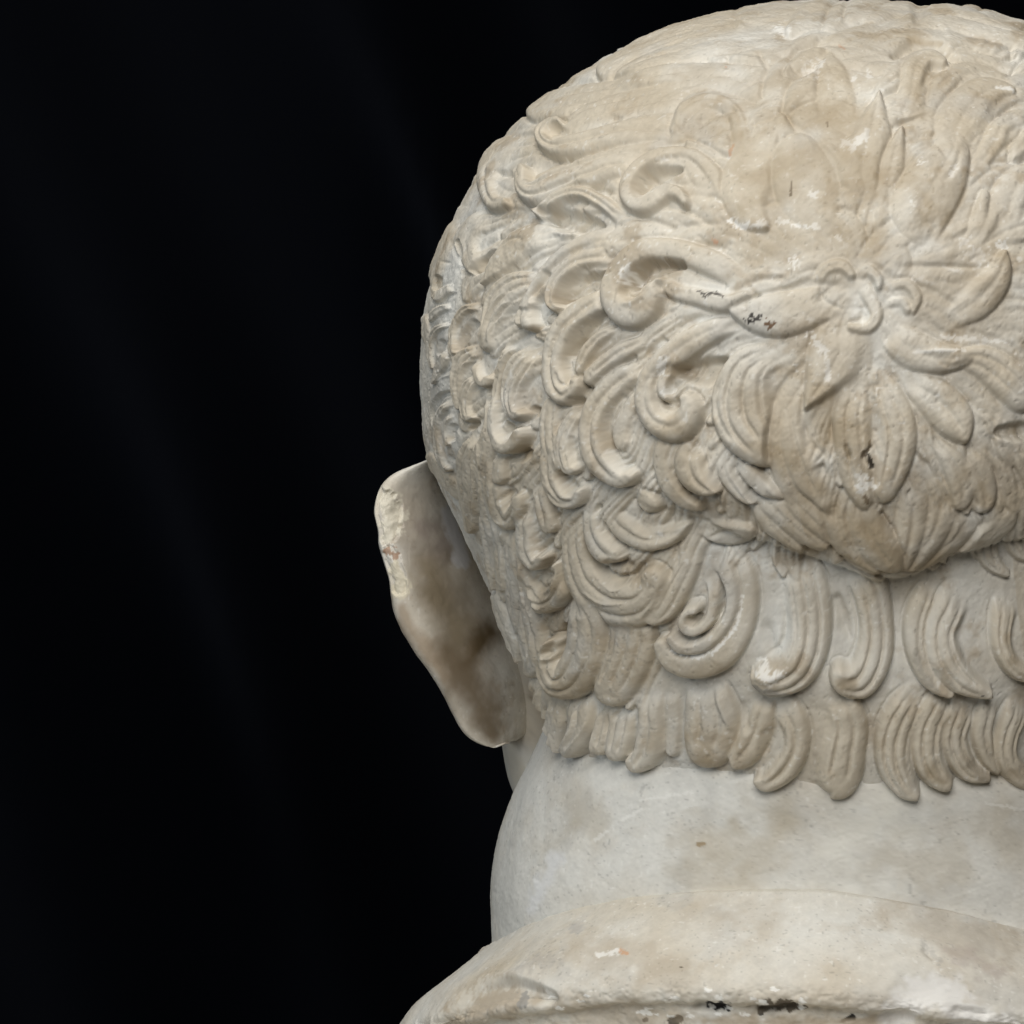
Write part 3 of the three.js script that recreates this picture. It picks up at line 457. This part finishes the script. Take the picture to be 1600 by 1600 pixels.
mark('P', '812,1550,8 816,1570,8', [0.3, 0.29, 0.27], { on: 'robe', ragged: 1.4, grain: 0.14, amount: 0.8 }); mark('P', '970,1487,5 980,1492,4', [0.58, 0.34, 0.2], { on: 'robe', ragged: 1.8, grain: 0.25, soft: 0.7, amount: 0.8 }); mark('P', '935,1494,4 965,1488,5', WH, { on: 'robe', ragged: 1.8, grain: 0.2, soft: 0.8, amount: 0.7 });
mark('P', '1400,1600,26 1430,1560,30 1475,1545,30 1500,1580,30 1560,1600,30', [0.78, 0.77, 0.75], { on: 'robe', ragged: 1, grain: 0.05, soft: 0.5, amount: 0.7 });
mark('P', '690,1590,8 742,1544,9 790,1530,9 825,1535,6', PL, { on: 'robe', ragged: 2.4, grain: 0.16, soft: 1, amount: 0.35 }); for (let i = 0; i < 26; i++) mark('P', `${840 + hash(i, 1, 2) * 420},${1545 + hash(i, 3, 4) * 45},${2 + 4 * hash(i, 5, 6)}`.repeat(1) + ` ${842 + hash(i, 1, 2) * 420 + 6},${1546 + hash(i, 3, 4) * 45},2`, WH, { on: 'robe', ragged: 1.5, grain: 0.25, amount: 0.8 });

const STONE = { pale: [0.69, 0.68, 0.635], warm: [0.555, 0.497, 0.4], brown: [0.37, 0.3, 0.21], white: [0.82, 0.81, 0.77], grey: [0.5, 0.49, 0.46] };
function paint(r, on, bias = 0) {
  const { c, N, p } = r;
  for (let k = 0; k < N; k++) {
    const x = p[k * 3], y = p[k * 3 + 1], z = p[k * 3 + 2];
    const a = clamp(0.5 + bias + r.T[k] + 0.95 * fbm(x, y, z, 0.008, 4)), b = fbm(x + 900, y * 1.2, z, 0.017, 4), d = fbm(x, y + 500, z, 0.09, 3), e = noise(x * 0.33, y * 0.33, z * 0.33), f = noise(x * 0.2 + 40, y * 0.2, z * 0.2), pock = sm(0.6, 0.85, noise(x * 0.24 - 70, y * 0.24 + 11, z * 0.24) + 0.3 * b);
    const g = sm(0.16, 0.4, fbm(x - 300, y * 0.7, z + 77, 0.0135, 3)) * 0.4;
    for (let o = 0; o < 3; o++) {
      let v = mix(STONE.pale[o], STONE.warm[o], a);
      v = mix(v, STONE.brown[o], sm(0.1, 0.46, b + 0.35 * d) * (on === 'neck' ? 0.12 : on === 'robe' ? 0.25 : 0.6));
      v = mix(v, STONE.grey[o], g);
      v *= 1 + 0.1 * d + 0.045 * e - 0.22 * pock;
      v = mix(v, STONE.white[o], sm(0.62, 0.9, f + 0.45 * d) * 0.45);
      c[k * 3 + o] = v;
    }
  }
  for (const m of MARKS) if (m.on === on || m.on === 'all') r.near(m, 10, (k, q) => {
    if (r.n[k * 3 + 2] * r.facing < -0.1) return;
    const x = p[k * 3], y = p[k * 3 + 1], z = p[k * 3 + 2];
    const e = q + m.ragged * fbm(x, y, z, m.grain, 3), v = (1 - sm(1 - m.soft, 1 + m.soft * 0.3, e)) * m.amount;
    for (let o = 0; o < 3; o++) c[k * 3 + o] = mix(c[k * 3 + o], m.color[o], v);
  });
}
function mesh(name, geometry, parent, m = marble) {
  const o = new THREE.Mesh(geometry, m); o.name = name; o.castShadow = o.receiveShadow = true; parent.add(o); return o;
}
const bust = new THREE.Group(); bust.name = 'marble_bust'; scene.add(bust);
bust.userData = { label: 'weathered cream marble bust seen from behind with carved curly hair and chipped ear', category: 'bust' };

// ---------------------------------------------------------------- the head: skull with the hair carved on it
const CX = 1330, CY = 600;
const halfWidth = table([[600, 672], [715, 660], [850, 604], [960, 562], [1060, 526], [1130, 506], [1180, 497], [1260, 470]]);
const halfBack = table([[600, 775], [720, 772], [820, 742], [890, 712], [950, 680], [1030, 645], [1120, 602], [1200, 566], [1260, 540]]);
function inside(x, y, z) {
  const b = z > 0 ? 1 : 1.25; let w, d;
  if (y < CY) { const q = 1 - Math.pow((CY - y) / 593, 2.2); if (q <= 0) return false; const r = Math.pow(q, 1 / 2.2); w = 672 * r; d = 775 * r; } else { w = halfWidth(y); d = halfBack(y); }
  return Math.pow(Math.abs(x) / w, 2.15) + Math.pow(Math.abs(z) / (d * b), 2.15) < 1;
}
const LATF = 700, LATC = 130, LON = 980, nLat = LATF + LATC;
const head = new Relief(nLat, LON, (i, j) => {
  const lat = (i < LATF ? mix(-88.5, 25, i / LATF) : mix(25, 86, (i - LATF) / (LATC - 1))) * Math.PI / 180, lon = mix(-64, 112, j / (LON - 1)) * Math.PI / 180;
  const dx = Math.sin(lat), c = Math.cos(lat), dz = c * Math.cos(lon), dy = -c * Math.sin(lon);
  let a = 0, b = 1300; for (let e = 0; e < 18; e++) { const m = (a + b) / 2; inside(dx * m, CY + dy * m, dz * m) ? a = m : b = m; }
  return [CX + dx * a, CY + dy * a, dz * a];
});
head.facing = head.n[((LON >> 1) * nLat + 500) * 3 + 2] > 0 ? 1 : -1;
const flipHead = head.facing < 0; if (flipHead) for (let k = 0; k < head.n.length; k++) head.n[k] *= -1;
head.bins.clear();   // where the carved surface (about 9 units above the skull) will lie
for (let k = 0; k < head.N; k++) {
  const q = [0, 1, 2].map((e) => head.p[k * 3 + e] + 9 * head.n[k * 3 + e]), f = EYE / (EYE - q[2]);
  head.px[k] = 800 + (q[0] - 800) * f; head.py[k] = 800 + (q[1] - 800) * f;
  const b = (head.px[k] >> 4) * 4096 + (head.py[k] >> 4); let a = head.bins.get(b); if (!a) head.bins.set(b, a = []); a.push(k);
}
{
  const hidden = (k) => head.px[k] > 1612;
  // beyond the frame the hair goes on as the mirror image of the side that shows
  for (const st of HAIR) if (st.kind !== 'mass') { const m = { ...st, pts: st.pts.map(([x, y, w, s]) => [2680 - x, y, w, s]) }; if (Math.max(...m.pts.map((q) => q[0] + q[2])) > 1600) head.carve(m, 0, hidden); }
  for (let k = 0; k < head.N; k++) { const f = sm(1605, 1680, head.px[k]); head.H[k] *= f; head.T[k] = mix(0.35, head.T[k], f * sm(1605, 1680, head.px[k]) + (head.px[k] < 1605 ? 1 : 0)); }
  // thin strands between the big locks: they leave the whorl and fall towards ear and nape
  for (let gy = -8; gy < 17; gy++) for (let gx = 0; gx < 23; gx++) {
    const r = (e) => hash(gx, gy, e), x = 650 + gx * 46 + 30 * r(1), y = 330 + gy * 46 + 30 * r(2);
    if (x < 750 || (x < 800 && y > 800) || (x > 1030 && y > 880)) continue;
    const crown = (x > 1150 && y < 640) || (x > 1000 && y < 480) || y < 300;
    const dx = x - 1340, dy = y - 440, l = Math.hypot(dx, dy); let ux = dx / l, uy = dy / l + (crown ? 0 : 0.75); if (crown && y < 260) { ux = -0.9 + 0.5 * r(9); uy = 0.25 - 0.2 * r(10); } const m = Math.hypot(ux, uy); ux /= m; uy /= m;
    const len = (62 + 40 * r(3)) * (crown ? 1.5 : 1), bend = (r(4) < 0.6 ? 1 : -1) * (0.2 + 0.35 * r(5)) * len, w = (13 + 9 * r(6)) * (crown ? 1.7 : 1), X = (t, b) => (x + ux * len * t - uy * b).toFixed(1) + ',' + (y + uy * len * t + ux * b).toFixed(1);
    head.carve({ kind: 'lock', ease: crown ? (r(11) < 0.5 ? 1 : -1) : 0, h: (6 + 4 * r(7)) * (crown ? (y < 300 ? 1.15 : 0.75) : 1), n: crown && r(12) < 0.5 ? 2 : 3, g: crown ? 0.3 : 0.5, root: 0.35, L: -3, tilt: 0, tr: 2.5, tint: 0.3 + 0.12 * r(8), ...spine('P', `${X(-0.5, 0)},${w * 0.6} ${X(-0.1, bend * 0.3)},${w} ${X(0.3, bend * 0.45)},${w} ${X(0.6, bend * 0.1)},${w * 0.4}`) }, 0, (k) => head.px[k] < 1680);
  }
  HAIR.forEach((st, i) => head.carve(st, st.kind === 'lock' ? i + 1 : 0));
  for (let k = 0; k < head.N; k++) if (head.px[k] < 1000 && head.py[k] > 320) head.H[k] = mix(5, head.H[k], mix(0.68, 1, sm(0, 0.32, Math.abs(head.n[k * 3 + 2]))));   // flatter where the hair turns round to the temple
  head.soften(1);
  for (let k = 0; k < head.N; k++) {
    const x = head.p[k * 3], y = head.p[k * 3 + 1], z = head.p[k * 3 + 2];
    head.H[k] += 5 * fbm(x, y, z, 0.012, 2) + 1.8 * fbm(x, y, z, 0.06, 3) + 0.5 * noise(x * 0.28, y * 0.28, z * 0.28) - 1.3 * sm(0.66, 0.9, noise(x * 0.24 - 70, y * 0.24 + 11, z * 0.24));
  }
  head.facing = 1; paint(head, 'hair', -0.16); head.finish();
}
{
  const parts = head.split(!flipHead);
  const hair = mesh('hair', parts.get(0), bust); let n = 0;
  for (const [i, g] of parts) if (i) { mesh(n ? 'hair_lock_' + String(n).padStart(3, '0') : 'hair_lock', g, hair); n++; }
  console.log('locks', n);
}

// ---------------------------------------------------------------- face side and jaw, neck
function tube(name, on, nu, nv, section, y0, y1, bias, lift) {
  const r = new Relief(nu, nv, (i, j) => {
    const a = i / (nu - 1) * Math.PI * 2, y = mix(y0, y1, j / (nv - 1)), s = section(y, a);
    return s;
  }, true);
  const k0 = (nv >> 1) * nu; r.facing = r.n[k0 * 3 + 2] > 0 ? 1 : -1; const flip = r.facing < 0;
  if (flip) for (let k = 0; k < r.n.length; k++) r.n[k] *= -1;
  r.facing = 1; lift(r); paint(r, on, bias); r.finish();
  return mesh(name, r.split(!flip).get(0), bust);
}
const rasp = (x, y, z) => 0.2 * noise((x + 0.45 * y) * 0.018, (y - 0.45 * x) * 0.17, z * 0.02) + 0.14 * noise((x - 0.3 * y) * 0.022, (y + 0.3 * x) * 0.3, z * 0.02);   // traces of the rasp
const neckWidth = table([[1050, 455], [1120, 478], [1180, 503], [1240, 529], [1330, 553], [1400, 562], [1480, 560], [1600, 600]]);
const neckBack = table([[1050, 500], [1140, 545], [1210, 566], [1290, 556], [1380, 556], [1480, 580], [1600, 620]]);
tube('neck', 'neck', 900, 360, (y, a) => {
  const c = Math.cos(a), s = Math.sin(a), w = neckWidth(y), d = c > 0 ? neckBack(y) : 560, e = 2 / 2.25;
  return [CX + Math.sign(s) * Math.pow(Math.abs(s), e) * w, y, Math.sign(c) * Math.pow(Math.abs(c), e) * d];
}, 1050, 1600, -0.36, (r) => {
  for (let k = 0; k < r.N; k++) { const x = r.p[k * 3], y = r.p[k * 3 + 1], z = r.p[k * 3 + 2]; r.H[k] += 7 * fbm(x, y, z, 0.006, 2) + 1.1 * fbm(x, y, z, 0.04, 3) + 0.25 * noise(x * 0.25, y * 0.25, z * 0.25) + rasp(x, y, z); }
});
const faceWidth = table([[250, 520], [500, 600], [700, 628], [900, 596], [1080, 562], [1160, 548], [1240, 530], [1340, 470], [1440, 340], [1500, 180]]);
tube('face', 'face', 200, 160, (y, a) => {
  const c = Math.cos(a), s = Math.sin(a), w = faceWidth(y), g = (x0, y0, sx, sy) => Math.exp(-(((s * w - x0) / sx) ** 2) - ((y - y0) / sy) ** 2);
  let d = c > 0 ? 300 : 1000 - 0.25 * Math.max(0, 500 - y);
  if (c < 0) d += 190 * g(0, 960, 70, 130) + 50 * g(0, 1200, 130, 50) + 60 * g(0, 1390, 150, 70) + 50 * g(0, 700, 330, 60) - 60 * g(230, 800, 110, 60) - 60 * g(-230, 800, 110, 60);
  return [CX + s * w, y, -180 + Math.sign(c) * Math.pow(Math.abs(c), 0.9) * d];
}, 250, 1500, 0, (r) => {});

// ---------------------------------------------------------------- the ear, seen from behind: back of the shell, chipped rim, hollow front
{
  const O = spine('P', '672,716,1 640,728,1 612,741,1 594,758,1 585,778,1 582,802,1 588,830,1 589,852,1 598,880,1 606,905,1 610,935,1 614,958,1 627,988,1 648,1022,1 672,1054,1 691,1086,1 706,1118,1 722,1145,1 744,1162,1 764,1167,1 786,1160,1').pts;
  const I = spine('P', '712,735,1 728,790,1 752,850,1 782,920,1 812,990,1 834,1050,1 846,1100,1 838,1140,1 806,1160,1').pts;
  const pick = (A, t) => { const f = t * (A.length - 1), i = Math.min(A.length - 2, Math.floor(f)); return [mix(A[i][0], A[i + 1][0], f - i), mix(A[i][1], A[i + 1][1], f - i)]; };
  const nu = 300, nv = 420;
  const ear = new Relief(nu, nv, (i, j) => {
    const t = j / (nv - 1), o = pick(O, t), n = pick(I, t), u = i / (nu - 1), q = Math.min(u / 0.72, 1), end = Math.sin(Math.PI * clamp(t * 0.94 + 0.03));
    const zo = 40 + 50 * Math.sin(Math.PI * t), zi = -90, thick = 44 + 14 * end;
    // 0 .. 0.72 back of the shell from the skull out, then round the rim and back along the hollow front
    if (u < 0.72) { const b = Math.sin(q * Math.PI) * 40 * end + Math.sin(q * Math.PI * 0.5) * 8, edge = (1 - Math.sqrt(1 - Math.pow(clamp((q - 0.72) / 0.28), 2) * 0.99)) * thick * 0.6; return [mix(n[0], o[0] + 3, 1 - Math.pow(1 - q, 1.25)), mix(n[1], o[1], 1 - Math.pow(1 - q, 1.25)), mix(zi, zo, Math.pow(q, 0.8)) + b - edge]; }
    const r = (u - 0.72) / 0.28; return [mix(o[0] + 3, n[0], Math.pow(r, 1.3)) - Math.sin(Math.PI * Math.min(1, r * 3)) * 3, mix(o[1], n[1], r), mix(zo - thick * 0.6, zi - 40, r) - Math.sin(Math.PI * r) * thick];
  });
  let f = 0; for (let k = 0; k < ear.N; k += 7) if (k % nu < 150) f += ear.n[k * 3 + 2];
  const flip = f < 0; if (flip) for (let k = 0; k < ear.n.length; k++) ear.n[k] *= -1;
  ear.facing = 1;
  for (const st of EAR) ear.carve(st, 0, (k) => k % nu < 0.7 * nu && ear.n[k * 3 + 2] > 0.25);
  for (let k = 0; k < ear.N; k++) { const x = ear.p[k * 3], y = ear.p[k * 3 + 1], z = ear.p[k * 3 + 2]; ear.H[k] += 3 * fbm(x, y, z, 0.012, 2) + 1.1 * fbm(x, y, z, 0.06, 3); }
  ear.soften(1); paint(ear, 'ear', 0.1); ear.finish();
  mesh('ear', ear.split(!flip).get(0), bust);
}

// ---------------------------------------------------------------- the robe: a thick rolled collar, the cloth of the shoulders under it
{
  const top = table([[-180, 1700], [-120, 1570], [-90, 1492], [-75, 1462], [-60, 1429], [-45, 1393], [-24, 1367], [-10, 1364], [0, 1374], [12, 1393], [24, 1420], [45, 1475], [90, 1600], [180, 1700]]);
  const out = table([[0, -70], [0.05, -10], [0.07, 0], [0.09, 12], [0.11, 17], [0.13, 24], [0.2, 64], [0.3, 112], [0.4, 140], [0.47, 148], [0.5, 144], [0.54, 124], [0.6, 120], [0.68, 150], [0.8, 330], [1, 620]]);
  const down = table([[0, 60], [0.05, 3], [0.07, 0], [0.09, 1], [0.11, 6], [0.13, 13], [0.2, 44], [0.3, 84], [0.4, 122], [0.47, 144], [0.5, 156], [0.54, 166], [0.6, 205], [0.68, 270], [0.8, 420], [1, 640]]);
  const nu = 1000, nv = 520;
  const robe = new Relief(nu, nv, (i, j) => {
    const a = (i < 860 ? mix(-125, 45, i / 860) : mix(45, 235, (i - 860) / (nu - 861))), v = j / (nv - 1), s = Math.sin(a * Math.PI / 180), c = Math.cos(a * Math.PI / 180);
    const o = out(v), side = Math.abs(s), y = top(a > 180 ? a - 360 : a) + down(v) * (1 - 0.06 * side);
    return [CX + s * (570 + o * (1 + 0.25 * side * sm(0.6, 1, v))), Math.min(y, FLOOR - 60), c * (575 + o * (c < 0 ? 0.6 : 1))];
  }, true);
  let f = 0; for (let k = 0; k < robe.N; k += 11) { const j = Math.floor(k / nu); if (j > 100 && j < 200 && k % nu < 700 && k % nu > 300) f += robe.n[k * 3 + 2]; }
  const flip = f < 0; if (flip) for (let k = 0; k < robe.n.length; k++) robe.n[k] *= -1;
  robe.facing = 1;
  for (const st of ROBE) robe.carve(st);
  for (let k = 0; k < robe.N; k++) {
    const x = robe.p[k * 3], y = robe.p[k * 3 + 1], z = robe.p[k * 3 + 2], v = Math.floor(k / nu) / nv;
    robe.H[k] += rasp(x, y, z) + 9 * fbm(x, y, z, 0.006, 2) + 1.6 * fbm(x, y, z, 0.05, 3) + sm(0.4, 0.47, v) * (4 * fbm(x, y, z, 0.05, 3) + 1.2 * noise(x * 0.2, y * 0.2, z * 0.2));
  }
  robe.soften(1); paint(robe, 'robe', 0.02); robe.finish();
  mesh('robe_collar', robe.split(!flip).get(0), bust);
}
// socle under the shoulders, below the frame
{
  const pts = [[0.001, 0], [0.13, 0], [0.13, 0.012], [0.118, 0.018], [0.112, 0.024], [0.1, 0.03], [0.098, 0.036], [0.001, 0.044]].map(([x, y]) => new THREE.Vector2(x, y));
  const g = new THREE.LatheGeometry(pts, 64); g.translate((CX - 800) * S, 0, 0);
  const c = new Float32Array(g.attributes.position.count * 3); for (let i = 0; i < c.length; i++) c[i] = STONE.pale[i % 3]; g.setAttribute('color', new THREE.BufferAttribute(c, 3));
  mesh('socle', g, bust);
}

// ---------------------------------------------------------------- what it stands on and what hangs behind it
const black = new THREE.MeshStandardMaterial({ color: new THREE.Color().setRGB(0.012, 0.012, 0.013), roughness: 0.9 });
{
  const t = mesh('table_top', new RoundedBoxGeometry(1.1, 0.04, 0.8, 3, 0.006), scene, black); t.position.set(0.05, -0.02, 0); t.userData = { kind: 'structure' };
}
{
  const nx = 520, ny = 240, g = new THREE.PlaneGeometry(3.0, 2.4, nx, ny), p = g.attributes.position;
  for (let i = 0; i < p.count; i++) {
    const x = p.getX(i), y = p.getY(i), u = x + 0.32 * y;
    const ridge = (u0, w, y0, h) => 0.05 * Math.exp(-(((u - u0) / w) ** 2) - ((y - y0) / h) ** 2);
    p.setZ(i, ridge(-0.095, 0.02, -0.28, 0.1) + ridge(-0.2, 0.03, -0.36, 0.09) + 0.035 * Math.sin(u * 19 + 1.3 * Math.sin(u * 7 + y)) + 0.02 * Math.sin(u * 43 + 2 * Math.sin(y * 1.7)) + 0.012 * fbm(x * 100, y * 40, 0, 0.06, 3));
  }
  g.computeVertexNormals();
  const cloth = new THREE.MeshPhysicalMaterial({ color: new THREE.Color().setRGB(0.0015, 0.002, 0.0034), roughness: 0.8, specularIntensity: 0.06, side: THREE.DoubleSide });
  const o = mesh('backdrop_cloth', g, scene, cloth); o.position.set(0, 0.5, -0.75); o.userData = { kind: 'structure' };
}
// ---------------------------------------------------------------- the lamps themselves
LAMPS.forEach((L, i) => {
  const o = new THREE.Group(); o.name = i ? 'softbox_lamp_00' + i : 'softbox_lamp'; scene.add(o); o.position.set(...L.at); o.lookAt(AIM);
  o.rotateY(Math.PI); // the light shines along -z, so its glowing face looks that way too
  o.userData = { label: L.label, category: 'lamp' };
  const [w, h] = L.size, sh = new THREE.CylinderGeometry(Math.SQRT1_2 * 0.3, Math.SQRT1_2, 0.25, 4, 1, true);
  sh.rotateY(Math.PI / 4); sh.scale(w * 1.02, 1, h * 1.02); sh.rotateX(Math.PI / 2); sh.translate(0, 0, 0.125 + 0.02);
  mesh('housing', sh, o, new THREE.MeshStandardMaterial({ color: 0x111111, roughness: 0.8, side: THREE.DoubleSide }));
  const d = mesh('diffuser', new THREE.BoxGeometry(w, h, 0.004), o, new THREE.MeshStandardMaterial({ color: 0x888888, emissive: new THREE.Color().setRGB(...L.color), emissiveIntensity: 0.5 })); d.position.z = 0.014;
});
renderer.render(scene, camera);
